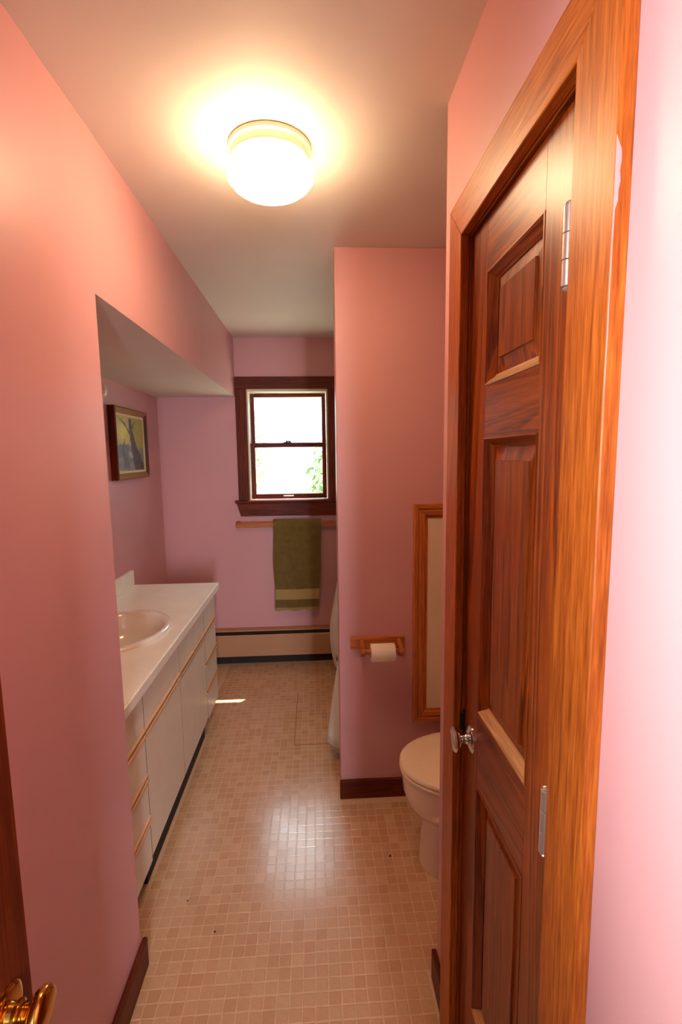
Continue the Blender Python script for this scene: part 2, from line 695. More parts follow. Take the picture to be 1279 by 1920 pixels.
casing_board('casing', win, [(-0.556, CF, 1.245), (-0.477, CF, 1.245), (-0.477, CF, 2.043), (-0.556, CF, 2.043)], (0, 0.02, 0), M['dark_z'])
casing_board('casing', win, [(0.104, CF, 1.245), (0.184, CF, 1.245), (0.184, CF, 2.043), (0.104, CF, 2.043)], (0, 0.02, 0), M['dark_z'])
casing_board('casing', win, [(-0.556, CF, 2.044), (0.184, CF, 2.044), (0.184, CF, 2.129), (-0.556, CF, 2.129)], (0, 0.02, 0), M['dark_x'])
obj('stool', B(-0.583, 0.205, YF - 0.034, YF + 0.055, 1.224, 1.244, bev=0.004, seg=2), M['dark_x'], win)
casing_board('apron', win, [(-0.572, CF, 1.223), (0.20, CF, 1.223), (0.172, CF, 1.127), (-0.545, CF, 1.127)], (0, 0.02, 0), M['dark_x'])
bm = bmesh.new()
box(bm, WX0, -0.468, YF, YF + 0.125, 1.246, 2.043)
obj('jamb', bm, M['vinyl'], win, 'cream jamb liner')
obj('jamb', B(0.094, WX1, YF, YF + 0.125, 1.246, 2.043), M['vinyl'], win, 'cream jamb liner')
obj('head_jamb', B(-0.468, 0.094, YF, YF + 0.125, 2.026, 2.044), M['vinyl'], win, 'cream head liner')
obj('sill', B(WX0, WX1, YF + 0.055, YF + 0.16, 1.222, 1.243), M['vinyl'], win, 'cream outer sill')


def sash(name, y0, y1, x0, x1, z0, z1, st, top, bot):
    s = bpy.data.objects.new(name, None)
    C.objects.link(s)
    s.parent = win
    ORG[s.name] = ORG[win.name]
    obj('stile', B(x0, x0 + st, y0, y1, z0, z1, bev=0.003), M['dark_z'], s)
    obj('stile', B(x1 - st, x1, y0, y1, z0, z1, bev=0.003), M['dark_z'], s)
    obj('rail', B(x0 + st, x1 - st, y0, y1, z1 - top, z1, bev=0.003), M['dark_x'], s)
    obj('rail', B(x0 + st, x1 - st, y0, y1, z0, z0 + bot, bev=0.003), M['dark_x'], s)
    ym = (y0 + y1) / 2
    obj('pane', B(x0 + st - 0.004, x1 - st + 0.004, ym - 0.002, ym + 0.002, z0 + bot - 0.004, z1 - top + 0.004), M['glass'], s)
    return s


sash('upper_sash', YF + 0.088, YF + 0.110, -0.466, 0.092, 1.634, 2.024, 0.030, 0.028, 0.030)
sash('lower_sash', YF + 0.050, YF + 0.080, -0.466, 0.092, 1.246, 1.660, 0.031, 0.032, 0.038)
bm = bmesh.new()
box(bm, -0.225, -0.165, YF + 0.052, YF + 0.078, 1.6605, 1.667, 0.002)
tube(bm, [(-0.21, YF + 0.065, 1.671), (-0.19, YF + 0.063, 1.673), (-0.172, YF + 0.06, 1.671)], 0.005, 8)
obj('sash_lock', bm, M['black'], win, 'dark sash lock')
bm = bmesh.new()
box(bm, -0.235, -0.155, YF + 0.040, YF + 0.0495, 1.262, 1.274, 0.003)
obj('sash_lift', bm, M['nickel'], win, 'metal sash lift')

# ------------------------------------------------------------------ closet door casing and leaf
trim = struct_root('trim_1', (XR, 0.83, 0), 'stained pine casing around the closet door')
CX0, CX1 = XR - 0.0192, XR
Y0, Y1, Y2, Y3, Z0, Z1 = 0.5206, 0.6088, 1.057, 1.1435, 2.0257, 2.1082
casing_board('casing', trim, [(CX0, Y0, 0.0), (CX0, Y1, 0.0), (CX0, Y1, Z0), (CX0, Y0, Z1)], (0.0192, 0, 0), M['casing_z'])
casing_board('casing', trim, [(CX0, Y2, 0.0), (CX0, Y3, 0.0), (CX0, Y3, Z1), (CX0, Y2, Z0)], (0.0192, 0, 0), M['casing_z'])
casing_board('casing', trim, [(CX0, Y1, Z0), (CX0, Y2, Z0), (CX0, Y3, Z1), (CX0, Y0, Z1)], (0.0192, 0, 0), M['casing_y'])
obj('jamb', B(XR, 0.45, 0.595, 0.612, 0, 2.022, bev=0.001), M['wood_z'], trim)
bm = bmesh.new()
box(bm, XR, 0.45, 1.052, 1.071, 0, 2.022, 0.001)
obj('jamb', bm, M['wood_z'], trim)
obj('head_jamb', B(XR + 0.0002, 0.45, 0.595, 1.071, 2.0222, 2.037, bev=0.001), M['wood_y'], trim)
bm = bmesh.new()
box(bm, XR + 0.001, XR + 0.0015 + 0.022, 1.0495, 1.0519, 0.912, 0.97, 0.0005)
box(bm, XR - 0.006, XR + 0.002, 1.0495, 1.0519, 0.92, 0.962, 0.0005)
obj('strike_plate', bm, M['black'], trim, 'black strike plate')

bm = bmesh.new()
edge = [(0.3178, 1.893), (0.3195, 1.888), (0.3235, 1.879), (0.3242, 1.868), (0.3228, 1.858), (0.3240, 1.848), (0.3222, 1.838), (0.3224, 1.829), (0.3196, 1.820),
        (0.3190, 1.79), (0.3186, 1.74), (0.3190, 1.70), (0.3184, 1.65), (0.3178, 1.62)]
prism(bm, [(x, Y0 - 0.0001, z) for x, z in edge], (0, -0.0005, 0))
obj('paint_smear', bm, M['pink'], trim, 'pink paint smear on the casing edge')

door = struct_root('door_1', (0.36, 0.83, 0.008), 'stained pine panel closet door with chrome knob')
DX0, DX1 = 0.343, 0.378
DY0, DY1 = 0.615, 1.0485
SN, SF = 0.727, 0.962      # inner edges of the two stiles
obj('stile', B(DX0, DX1, DY0, SN, 0.008, 2.018, bev=0.0005), M['wood_z'], door)
obj('stile', B(DX0, DX1, SF, DY1, 0.008, 2.018, bev=0.0005), M['wood_z'], door)
PAN = [(1.701, 1.918), (1.012, 1.599), (0.278, 0.842)]
rails = [(1.918, 2.018), (1.599, 1.701), (0.842, 1.012), (0.008, 0.278)]
for a, b in rails:
    obj('rail', B(DX0, DX1, SN, SF, a, b, bev=0.0005), M['wood_y'], door)


def frame_sides(x0, x1, ya, yb, za, zb, w, mats, name, parent):
    """four mitred sloping mouldings inside an opening"""
    o = [(ya, za), (yb, za), (yb, zb), (ya, zb)]
    i_ = [(ya + w, za + w), (yb - w, za + w), (yb - w, zb - w), (ya + w, zb - w)]
    for k in range(4):
        j = (k + 1) % 4
        bm = bmesh.new()
        rings = []
        for q in (k, j):
            oy, oz = o[q]
            iy, iz = i_[q]
            f = lambda s: (oy + (iy - oy) * s, oz + (iz - oz) * s)
            ring = [(x0 - 0.001, *f(0.0)), (x0 - 0.0015, *f(0.16)), (x0 + (x1 - x0) * 0.35, *f(0.5)),
                    (x0 + (x1 - x0) * 0.85, *f(0.8)), (x1 - 0.001, *f(1.0)), (x1 + 0.004, *f(1.0)), (x1 + 0.004, *f(0.0))]
            rings.append([Vector(p) for p in ring])
        loft(bm, rings)
        obj(name, bm, M['ledge_y'] if k == 0 else mats[k % 2], parent, 'pale lower moulding' if k == 0 else None, smooth=40)


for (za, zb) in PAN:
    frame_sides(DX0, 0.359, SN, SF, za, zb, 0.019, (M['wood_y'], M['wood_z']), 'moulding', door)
    bm = bmesh.new()

    def rect(x, ins):
        return [Vector((x, SN + ins, za + ins)), Vector((x, SF - ins, za + ins)), Vector((x, SF - ins, zb - ins)), Vector((x, SN + ins, zb - ins))]
    loft(bm, [rect(0.374, 0.006), rect(0.3605, 0.006), rect(0.3600, 0.019), rect(0.3545, 0.045), rect(0.3505, 0.046)])
    obj('panel', bm, M['wood_z'], door)

kn = (DX0, 1.006, 0.924)
kb = obj('knob', L(kn, (-1, 0, 0), [(0.006, 0.010), (0.010, 0.0125), (0.014, 0.010), (0.022, 0.0105), (0.026, 0.014), (0.029, 0.022), (0.033, 0.0265), (0.038, 0.0275), (0.041, 0.025), (0.043, 0.020), (0.0435, 0.0)], 36), M['chrome'], door, 'polished chrome knob', smooth=50)
obj('rosette', L(kn, (-1, 0, 0), [(0.0, 0.031), (0.002, 0.031), (0.005, 0.027), (0.0075, 0.016), (0.008, 0.0)], 36), M['chrome'], door, 'chrome rosette', smooth=50)
for (za, zb) in ((1.775, 1.871), (0.991, 1.089)):
    hg = obj('hinge', B(0.336, 0.3425, 0.6135, 0.621, za + 0.004, zb - 0.004), M['nickel'], door, 'pale metal hinge')
    bm = bmesh.new()
    n = 3
    hh = (zb - za) / n
    for q in range(n):
        lathe(bm, (0.3225, 0.6185, za + q * hh), (0, 0, 1), [(0.0004, 0.0068), (0.001, 0.0075), (hh - 0.001, 0.0075), (hh - 0.0004, 0.0068)], 14)
    lathe(bm, (0.3225, 0.6185, zb), (0, 0, 1), [(0.0, 0.004), (0.003, 0.0055), (0.005, 0.004), (0.006, 0.0)], 12)
    lathe(bm, (0.3225, 0.6185, za), (0, 0, -1), [(0.0, 0.004), (0.003, 0.0055), (0.005, 0.004), (0.006, 0.0)], 12)
    obj('barrel', bm, M['nickel'], hg, 'hinge barrel of three knuckles', smooth=40)

# ------------------------------------------------------------------ entry door, open against the left wall
d2 = struct_root('door_2', (-0.412, 0.28, 0.008), 'dark stained entry door standing open with a brass knob')
EX0, EX1, EY0, EY1 = -0.430, -0.395, -0.015, 0.594
obj('stile', B(EX0, EX1, EY1 - 0.10, EY1, 0.008, 2.03, bev=0.002), M['dark_z'], d2)
obj('stile', B(EX0, EX1, EY0, EY0 + 0.10, 0.008, 2.03, bev=0.002), M['dark_z'], d2)
for a, b in ((0.008, 0.24), (0.84, 1.01), (1.60, 1.70), (1.92, 2.03)):
    obj('rail', B(EX0, EX1, EY0 + 0.10, EY1 - 0.10, a, b, bev=0.002), M['dark_y'], d2)
for a, b in ((0.24, 0.84), (1.01, 1.60), (1.70, 1.92)):
    obj('panel', B(EX0 + 0.009, EX1 - 0.009, EY0 + 0.10, EY1 - 0.10, a, b), M['dark_z'], d2)
kn = (EX1, 0.540, 0.884)
obj('knob', L(kn, (1, 0, 0), [(0.004, 0.014), (0.011, 0.0125), (0.013, 0.0155), (0.017, 0.0155), (0.019, 0.0122), (0.026, 0.0125), (0.030, 0.0165), (0.034, 0.0225), (0.039, 0.0268), (0.044, 0.0278), (0.048, 0.0262), (0.0505, 0.022), (0.051, 0.0)], 40), M['brass'], d2, 'polished brass knob', smooth=50)
obj('rosette', L(kn, (1, 0, 0), [(0.0, 0.033), (0.0015, 0.033), (0.004, 0.029), (0.005, 0.024), (0.005, 0.0)], 40), M['brass'], d2, 'round brass rosette', smooth=40)

# ------------------------------------------------------------------ vanity
FX0, FX1 = -0.640, -0.621


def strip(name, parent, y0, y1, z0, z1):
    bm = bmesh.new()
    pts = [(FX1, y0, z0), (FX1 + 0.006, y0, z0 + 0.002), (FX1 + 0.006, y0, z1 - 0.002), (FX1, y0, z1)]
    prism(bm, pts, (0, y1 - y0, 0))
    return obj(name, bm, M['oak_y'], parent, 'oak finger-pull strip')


def carcass(root, y0, y1, zb, toe=-0.70):
    bm = bmesh.new()
    box(bm, -1.105, FX0 - 0.001, y0, y0 + 0.015, zb, 0.772)
    box(bm, -1.105, FX0 - 0.001, y1 - 0.015, y1, zb, 0.772)
    box(bm, -1.105, FX0 - 0.001, y0 + 0.015, y1 - 0.015, zb, zb + 0.015)
    box(bm, -1.105, -1.095, y0 + 0.015, y1 - 0.015, zb + 0.015, 0.772)
    box(bm, FX0 - 0.006, FX0 - 0.001, y0 + 0.015, y1 - 0.015, zb + 0.015, 0.772)
    bm.normal_update()
    for f in bm.faces:
        if f.calc_center_median().x > FX0 - 0.0015 and abs(f.normal.x) > 0.5:
            f.material_index = 1  # carcass front coloured dark so the gaps look shaded
    obj('body', bm, [M['laminate'], M['gap']], root)
    obj('toe_kick', B(-1.105, toe, y0, y1, 0, zb), M['toe'], root, 'dark recessed toe kick')


def front(kind, root, y0, y1, z0, z1, top, bottom):
    s = 0.012
    za = z0 + (s if bottom else 0)
    zb = z1 - (s if top else 0)
    bm = B(FX0, FX1, y0, y1, za, zb)
    bm.normal_update()
    for f in bm.faces:
        if abs(f.normal.y) > 0.5:
            f.material_index = 1  # brown side edges, also painting the gap shade
    d = obj(kind, bm, [M['laminate'], M['gap']], root)
    if bottom:
        obj('gap_shade_edge', B(FX0, FX1 - 0.004, y0, y1, z0, za), M['gap'], d, 'brown edge painting the gap shade behind the pull')
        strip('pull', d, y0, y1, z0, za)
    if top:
        obj('gap_shade_edge', B(FX0, FX1 - 0.004, y0, y1, zb, z1), M['gap'], d, 'brown edge painting the gap shade behind the pull')
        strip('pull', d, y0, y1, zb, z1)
    return d


G = 0.0013
BND = [0.594, 0.424, 0.262]
for (nm, y0, y1, lab) in (('drawer_unit', 1.345, 1.641, 'cream four-drawer vanity unit with oak pulls nearest the camera beside the wall end'),
                          ('drawer_unit', 2.581, 2.862, 'cream four-drawer vanity unit with oak pulls at the window end')):
    u = thing(nm, lab, 'cabinet', (-0.86, (y0 + y1) / 2, 0), 'vanity drawer units')
    carcass(u, y0, y1, 0.097)
    zt = [0.768] + BND
    zb = BND + [0.097]
    for k in range(4):
        front('drawer', u, y0 + G, y1 - G, zb[k] + (0.005 if k < 3 else 0), zt[k] - (0.005 if k > 0 else 0), k > 0, k < 3)
su = thing('sink_cabinet', 'cream two-door vanity cabinet under the oval sink', 'cabinet', (-0.86, 2.11, 0))
carcass(su, 1.6415, 2.5805, 0.112, -0.645)
for (a, b) in ((1.642, 2.091), (2.091, 2.580)):
    front('false_front', su, a + G, b - G, 0.599, 0.768, False, True)
    front('door', su, a + G, b - G, 0.112, 0.589, True, False)

# countertop with an oval cut-out
SX, SY, SA, SB = -0.862, 2.078, 0.208, 0.258
TX0, TX1, TY0, TY1, TZ0, TZ1 = XB, -0.591, 1.337, 2.876, 0.7725, 0.811
ct = thing('countertop', 'ivory vanity countertop with low backsplash along the left wall', 'countertop', ((TX0 + TX1) / 2, 2.1, TZ0))


def counter_bm():
    bm = bmesh.new()
    NSEG = 64
    a0, b0 = SA - 0.02, SB - 0.02
    inner, outer = [], []
    for i in range(NSEG):
        t = 2 * math.pi * i / NSEG
        c, s = math.cos(t), math.sin(t)
        inner.append((SX + a0 * c, SY + b0 * s))
        kx = ((TX1 - SX) / c) if c > 1e-6 else ((TX0 - SX) / c if c < -1e-6 else 1e9)
        ky = ((TY1 - SY) / s) if s > 1e-6 else ((TY0 - SY) / s if s < -1e-6 else 1e9)
        q = min(kx, ky)
        outer.append([SX + q * c, SY + q * s])
    for (X, Y) in ((TX0, TY0), (TX1, TY0), (TX1, TY1), (TX0, TY1)):
        i = min(range(NSEG), key=lambda k: (outer[k][0] - X) ** 2 + (outer[k][1] - Y) ** 2)
        outer[i] = [X, Y]
    R = [[Vector((*p, TZ1)) for p in inner], [Vector((*p, TZ1)) for p in outer],
         [Vector((*p, TZ0)) for p in outer], [Vector((*p, TZ0)) for p in inner]]
    R.append(R[0])
    vr = [[bm.verts.new(p) for p in r] for r in R[:4]]
    for a, b in ((0, 1), (1, 2), (2, 3), (3, 0)):
        for i in range(NSEG):
            j = (i + 1) % NSEG
            bm.faces.new((vr[a][i], vr[a][j], vr[b][j], vr[b][i]))
    bmesh.ops.recalc_face_normals(bm, faces=bm.faces)
    es = [e for e in bm.edges if abs(e.verts[0].co.z - TZ1) < 1e-5 and abs(e.verts[1].co.z - TZ1) < 1e-5
          and any(abs(f.normal.z) < 0.5 for f in e.link_faces) and
          (abs(e.verts[0].co.x - TX1) < 1e-4 or abs(e.verts[0].co.y - TY1) < 1e-4 or abs(e.verts[0].co.y - TY0) < 1e-4)]
    bmesh.ops.bevel(bm, geom=es, offset=0.005, segments=3, affect='EDGES')
    return bm


obj('slab', counter_bm(), M['counter'], ct)
obj('backsplash', B(XB, XB + 0.022, TY0, TY1, TZ1, TZ1 + 0.09, bev=0.004, seg=2), M['counter'], ct)

sk = thing('sink_basin', 'white oval drop-in sink with raised rim in the ivory countertop', 'sink', (SX, SY, TZ1))
prof = [(1.0, 0.0005), (1.0, 0.006), (0.985, 0.012), (0.95, 0.017), (0.90, 0.017), (0.86, 0.011), (0.84, 0.0), (0.82, -0.03), (0.76, -0.075),
        (0.62, -0.115), (0.40, -0.135), (0.10, -0.142)]
prof2 = [(0.10, -0.150), (0.42, -0.145), (0.66, -0.125), (0.80, -0.08), (0.86, -0.03), (0.875, 0.0003)]
bm = bmesh.new()
rings = [[Vector((SX + SA * k * math.cos(2 * math.pi * i / 56), SY + SB * k * math.sin(2 * math.pi * i / 56), TZ1 + h)) for i in range(56)] for k, h in prof + prof2]
vr = loft(bm, rings, False, False)
for i in range(56):
    j = (i + 1) % 56
    bm.faces.new((vr[-1][i], vr[-1][j], vr[0][j], vr[0][i]))
obj('bowl', bm, M['porcelain'], sk, smooth=50)
obj('drain', L((SX, SY, TZ1 - 0.147), (0, 0, 1), [(0, 0.012), (0.002, 0.020), (0.006, 0.021), (0.007, 0.0)], 24), M['chrome'], sk, 'chrome drain', smooth=40)

# ------------------------------------------------------------------ framed painting on the alcove wall
PX1 = XB + 0.042
pt = thing('framed_painting', 'small framed painting of a dark tree on a yellow sky, on the alcove wall', 'painting', (XB, 2.95, 1.64))
PY0, PY1, PZ0, PZ1 = 2.70, 3.205, 1.442, 1.852


def frame_rail(parent, q, w, mat, name, x_out, x_top, x_in, rect):
    y0, y1, z0, z1 = rect
    o = [(y0, z0), (y1, z0), (y1, z1), (y0, z1)]
    i_ = [(y0 + w, z0 + w), (y1 - w, z0 + w), (y1 - w, z1 - w), (y0 + w, z1 - w)]
    j = (q + 1) % 4
    rings = []
    for e in (q, j):
        oy, oz = o[e]
        iy, iz = i_[e]
        f = lambda s: (oy + (iy - oy) * s, oz + (iz - oz) * s)
        rings.append([Vector(p) for p in ((XB + 0.002, *f(0)), (x_out, *f(0)), (x_top, *f(0.25)), (x_top - 0.004, *f(0.5)), (x_in + 0.004, *f(0.8)), (x_in, *f(1)), (XB + 0.002, *f(1)))])
    bm = bmesh.new()
    loft(bm, rings)
    return obj(name, bm, mat, parent, smooth=30)


for q in range(4):
    frame_rail(pt, q, 0.036, (M['gold'], M['dark_z'])[q % 2], 'frame_rail', PX1 - 0.004, PX1, PX1 - 0.014, (PY0, PY1, PZ0, PZ1))
for q in range(4):
    frame_rail(pt, q, 0.014, M['linen'], 'liner', PX1 - 0.013, PX1 - 0.013, PX1 - 0.018, (PY0 + 0.036, PY1 - 0.036, PZ0 + 0.036, PZ1 - 0.036))


def art(u, v):
    """u 0..1 left to right, v 0..1 bottom to top"""
    n = math.sin(u * 23 + 3 * math.sin(v * 17)) * 0.5 + math.sin(v * 31 + u * 9) * 0.5
    g = max(0, 1 - math.hypot((u - 0.25) / 0.42, (v - 0.72) / 0.34))
    sky = (0.42 + 0.50 * g, 0.36 + 0.40 * g, 0.06 + 0.12 * g)
    c = [sky[i] * (1 + 0.07 * n) for i in range(3)]
    hor = 0.46 + 0.04 * math.sin(u * 6)
    if v < hor:
        k = v / hor
        c = [0.20 + 0.05 * n, 0.22 + 0.05 * n, 0.19 + 0.05 * n]
        if 0.60 < k + 0.35 * (u - 0.3) < 0.82 and u < 0.65:
            c = [0.36, 0.45, 0.47]
        if u < 0.42 and k > 0.55:
            c = [0.14, 0.17, 0.19]
    if abs(u - 0.27 - 0.05 * math.sin(v * 12)) < 0.06 * (0.62 - v) / 0.3 and 0.05 < v < 0.58:
        c = [0.10, 0.12, 0.13]
    tr = 0.52 + 0.40 * (1 - v) ** 2 * 0.9
    wd = 0.05 + 0.20 * (1 - v) ** 2
    if abs(u - tr) < wd and v < 0.97:
        c = [0.055 + 0.02 * n, 0.05 + 0.02 * n, 0.055 + 0.02 * n]
    for (ua, va, ub, vb) in ((0.52, 0.66, 0.28, 0.9), (0.54, 0.74, 0.72, 0.95), (0.34, 0.84, 0.14, 0.95)):
        t = max(0, min(1, ((u - ua) * (ub - ua) + (v - va) * (vb - va)) / ((ub - ua) ** 2 + (vb - va) ** 2)))
        if math.hypot(u - ua - t * (ub - ua), v - va - t * (vb - va)) < 0.022 * (1.3 - t):
            c = [0.12, 0.11, 0.08]
    return c


bm = bmesh.new()
lay = bm.verts.layers.float_color.new('paint')
NU, NV = 56, 44
gv = []
for a in range(NU + 1):
    row = []
    for b in range(NV + 1):
        u, v = a / NU, b / NV
        y = PY0 + 0.046 + u * (PY1 - PY0 - 0.092)
        z = PZ0 + 0.046 + v * (PZ1 - PZ0 - 0.092)
        vt = bm.verts.new((PX1 - 0.020, y, z))
        vt[lay] = (*art(u, v), 1)
        row.append(vt)
    gv.append(row)
for a in range(NU):
    for b in range(NV):
        bm.faces.new((gv[a][b], gv[a + 1][b], gv[a + 1][b + 1], gv[a][b + 1]))
ext = bmesh.ops.extrude_face_region(bm, geom=bm.faces[:])
for v in [g for g in ext['geom'] if isinstance(g, bmesh.types.BMVert)]:
    v.co.x -= 0.012
obj('canvas', bm, M['canvas'], pt, 'painted canvas')

# light bar over the hidden mirror: its last bulb peeks past the wall end
vb = thing('vanity_light_bar', 'chrome vanity light bar with a round frosted bulb just past the wall end', 'lamp', (XB, 2.1, 1.89))
obj('back_plate', B(XB + 0.001, XB + 0.028, 1.70, 2.50, 1.84, 1.94, bev=0.004, seg=2), M['chrome'], vb)
for yb in (1.78, 2.02, 2.26, 2.44):
    sc_ = obj('socket', L((XB + 0.028, yb, 1.89), (1, 0, 0), [(0.0, 0.020), (0.012, 0.020), (0.014, 0.016)], 20), M['chrome'], vb, smooth=40)
    obj('bulb', L((XB + 0.0425, yb, 1.89), (1, 0, 0), [(0.0, 0.013), (0.008, 0.020), (0.02, 0.034), (0.036, 0.040), (0.052, 0.036), (0.066, 0.022), (0.072, 0.0)], 24), M['bulb'], vb, 'round frosted bulb, unlit', smooth=60)

# ------------------------------------------------------------------ ceiling lamp
LX, LY = -0.104, 1.424
cl = thing('ceiling_light', 'lit round opal glass ceiling light on a cream ring', 'lamp', (LX, LY, ZC))
obj('base_ring', L((LX, LY, ZC - 0.0005), (0, 0, -1), [(0, 0.110), (0.004, 0.113), (0.012, 0.1125), (0.017, 0.106), (0.030, 0.104), (0.036, 0.106), (0.042, 0.103), (0.042, 0.0)], 56), M['ring'], cl, 'cream metal ring', smooth=35)
bm = bmesh.new()
lathe(bm, (LX, LY, ZC - 0.043), (0.03, 0.02, -1), [(0, 0.02), (0.0, 0.100), (0.005, 0.109), (0.014, 0.1165), (0.026, 0.119), (0.038, 0.116), (0.050, 0.107), (0.061, 0.092), (0.070, 0.072), (0.077, 0.046), (0.080, 0.020), (0.0808, 0.0)], 56)
obj('globe', bm, M['globe'], cl, 'glowing opal glass shade', smooth=60)

# ------------------------------------------------------------------ towel rail and towel
tr_ = thing('towel_rail', 'long wooden towel rail below the window', 'towel rail', (-0.18, YF, 1.06))
obj('bar', B(-0.578, 0.24, 3.488, 3.512, 1.050, 1.088, bev=0.004, seg=2), M['oak_x'], tr_)
for xx in (-0.575, 0.215):
    obj('bracket', B(xx, xx + 0.022, 3.5125, YF - 0.0005, 1.046, 1.092, bev=0.003), M['oak_x'], tr_)
tw = thing('hand_towel', 'olive green terry towel hanging over the wooden rail', 'towel', (-0.13, 3.45, 0.42))


def towel_sheet(bm, rows, x_of, yfun, th, nx=40):
    """rows: list of (y, z); gives a closed thin sheet"""
    gridf, gridb = [], []
    for k, (y, z) in enumerate(rows):
        rf, rb = [], []
        pv = rows[max(k - 1, 0)]
        nv = rows[min(k + 1, len(rows) - 1)]
        d = Vector((nv[0] - pv[0], nv[1] - pv[1])).normalized()
        nrm = Vector((d.y, -d.x))
        for i in range(nx + 1):
            u = i / nx
            x = x_of(u, z)
            w = yfun(u, z, k)
            e = th * (0.35 if i in (0, nx) else 1.0)
            rf.append(bm.verts.new((x, y + w + nrm.x * e, z + nrm.y * e)))
            rb.append(bm.verts.new((x, y + w - nrm.x * e, z - nrm.y * e)))
        gridf.append(rf)
        gridb.append(rb)
    n, m = len(rows), nx
    for a in range(n - 1):
        for i in range(m):
            bm.faces.new((gridf[a][i], gridf[a][i + 1], gridf[a + 1][i + 1], gridf[a + 1][i]))
            bm.faces.new((gridb[a][i + 1], gridb[a][i], gridb[a + 1][i], gridb[a + 1][i + 1]))
        bm.faces.new((gridf[a][0], gridf[a + 1][0], gridb[a + 1][0], gridb[a][0]))
        bm.faces.new((gridf[a][m], gridb[a][m], gridb[a + 1][m], gridf[a + 1][m]))
    for a in (0, n - 1):
        for i in range(m):
            bm.faces.new((gridf[a][i], gridb[a][i], gridb[a][i + 1], gridf[a][i + 1]))


def tx(u, z):
    k = (1.08 - z) / 0.65
    return (-0.307 + 0.004 * math.sin(z * 14)) * (1 - u) + (0.045 - 0.030 * max(0, min(1, k)) + 0.003 * math.sin(z * 11)) * u


def ty(u, z, k):
    f = max(0.0, min(1.0, (1.05 - z) / 0.3))
    return -0.004 * f + 0.004 * f * math.sin(u * 9 + 1.0) + 0.0015 * f * math.sin(u * 31 + z * 20)


zs_ = [1.05 - 0.02 * k for k in range(24)]
rows = [(3.532, z) for z in (0.60, 0.68, 0.76, 0.84, 0.92, 1.0, 1.06, 1.088)] + [(3.526, 1.097), (3.513, 1.101), (3.499, 1.102), (3.485, 1.1005), (3.475, 1.093), (3.470, 1.075)]
rows += [(3.468, z) for z in zs_ if z > 0.585]
bm = bmesh.new()
towel_sheet(bm, rows, tx, lambda u, z, k: (ty(u, z, k) if k > 12 else 0.0), 0.0055)
obj('cloth', bm, M['towel'], tw, smooth=60)
zlast = rows[-1][1]
bm = bmesh.new()
towel_sheet(bm, [(3.468, zlast), (3.468, 0.555), (3.468, 0.53), (3.468, 0.512)], tx, ty, 0.0038)
obj('band', bm, M['towel_band'], tw, 'lighter woven band', smooth=60)
bm = bmesh.new()
towel_sheet(bm, [(3.468, 0.512), (3.468, 0.49), (3.468, 0.47), (3.468, 0.452)], tx, ty, 0.0055)
obj('cloth', bm, M['towel'], tw, smooth=60)
bm = bmesh.new()
for i in range(46):
    u = (i + 0.5) / 46
    x = tx(u, 0.44)
    y = 3.468 + ty(u, 0.44, 20)
    ln = 0.024 + 0.005 * math.sin(u * 17) + random.uniform(-0.003, 0.003)
    tube(bm, [(x, y, 0.453), (x + random.uniform(-0.002, 0.002), y, 0.453 - ln * 0.5), (x + random.uniform(-0.003, 0.003), y, 0.453 - ln)], 0.0042, 5)
obj('fringe', bm, M['towel_band'], tw, 'pale fringe along the hem', 'stuff')

# ------------------------------------------------------------------ baseboard heater
bh = thing('baseboard_heater', 'long beige baseboard heater along the back wall under the towel', 'heater', (-0.5, YF, 0))
HX0, HX1 = -1.10, 0.15
bm = bmesh.new()
prism(bm, [(HX0, 3.494, 0.072), (HX0, 3.494, 0.228), (HX0, 3.500, 0.236), (HX0, 3.503, 0.236), (HX0, 3.497, 0.228), (HX0, 3.497, 0.072)], (HX1 - HX0, 0, 0))
obj('front_cover', bm, M['heater'], bh)
bm = bmesh.new()
prism(bm, [(HX0, YF - 0.0005, 0.02), (HX0, YF - 0.0005, 0.275), (HX0, 3.512, 0.268), (HX0, 3.506, 0.262), (HX0, 3.508, 0.259), (HX0, 3.514, 0.264), (HX0, YF - 0.006, 0.269), (HX0, YF - 0.006, 0.02)], (HX1 - HX0, 0, 0))
obj('back_plate', bm, M['heater'], bh)
bm = bmesh.new()
prism(bm, [(HX0, 3.500, 0.244), (HX0, 3.516, 0.253), (HX0, 3.518, 0.251), (HX0, 3.503, 0.241)], (HX1 - HX0, 0, 0))
obj('damper', bm, M['heater_dark'], bh, 'dark damper blade')
bm = bmesh.new()
tube(bm, [(HX0, 3.525, 0.14), (HX1, 3.525, 0.14)], 0.011, 10)
obj('pipe', bm, M['heater_dark'], bh, 'dark heating pipe')
obj('under_cover_shade', B(HX0, HX1, 3.536, 3.5515, 0.002, 0.10), M['toe'], bh, 'dark strip standing in for shade under the cover')  # dark strip put in for the shade below the heater cover
obj('end_cap', B(HX1, HX1 + 0.006, 3.493, YF - 0.0005, 0.02, 0.276), M['heater'], bh)

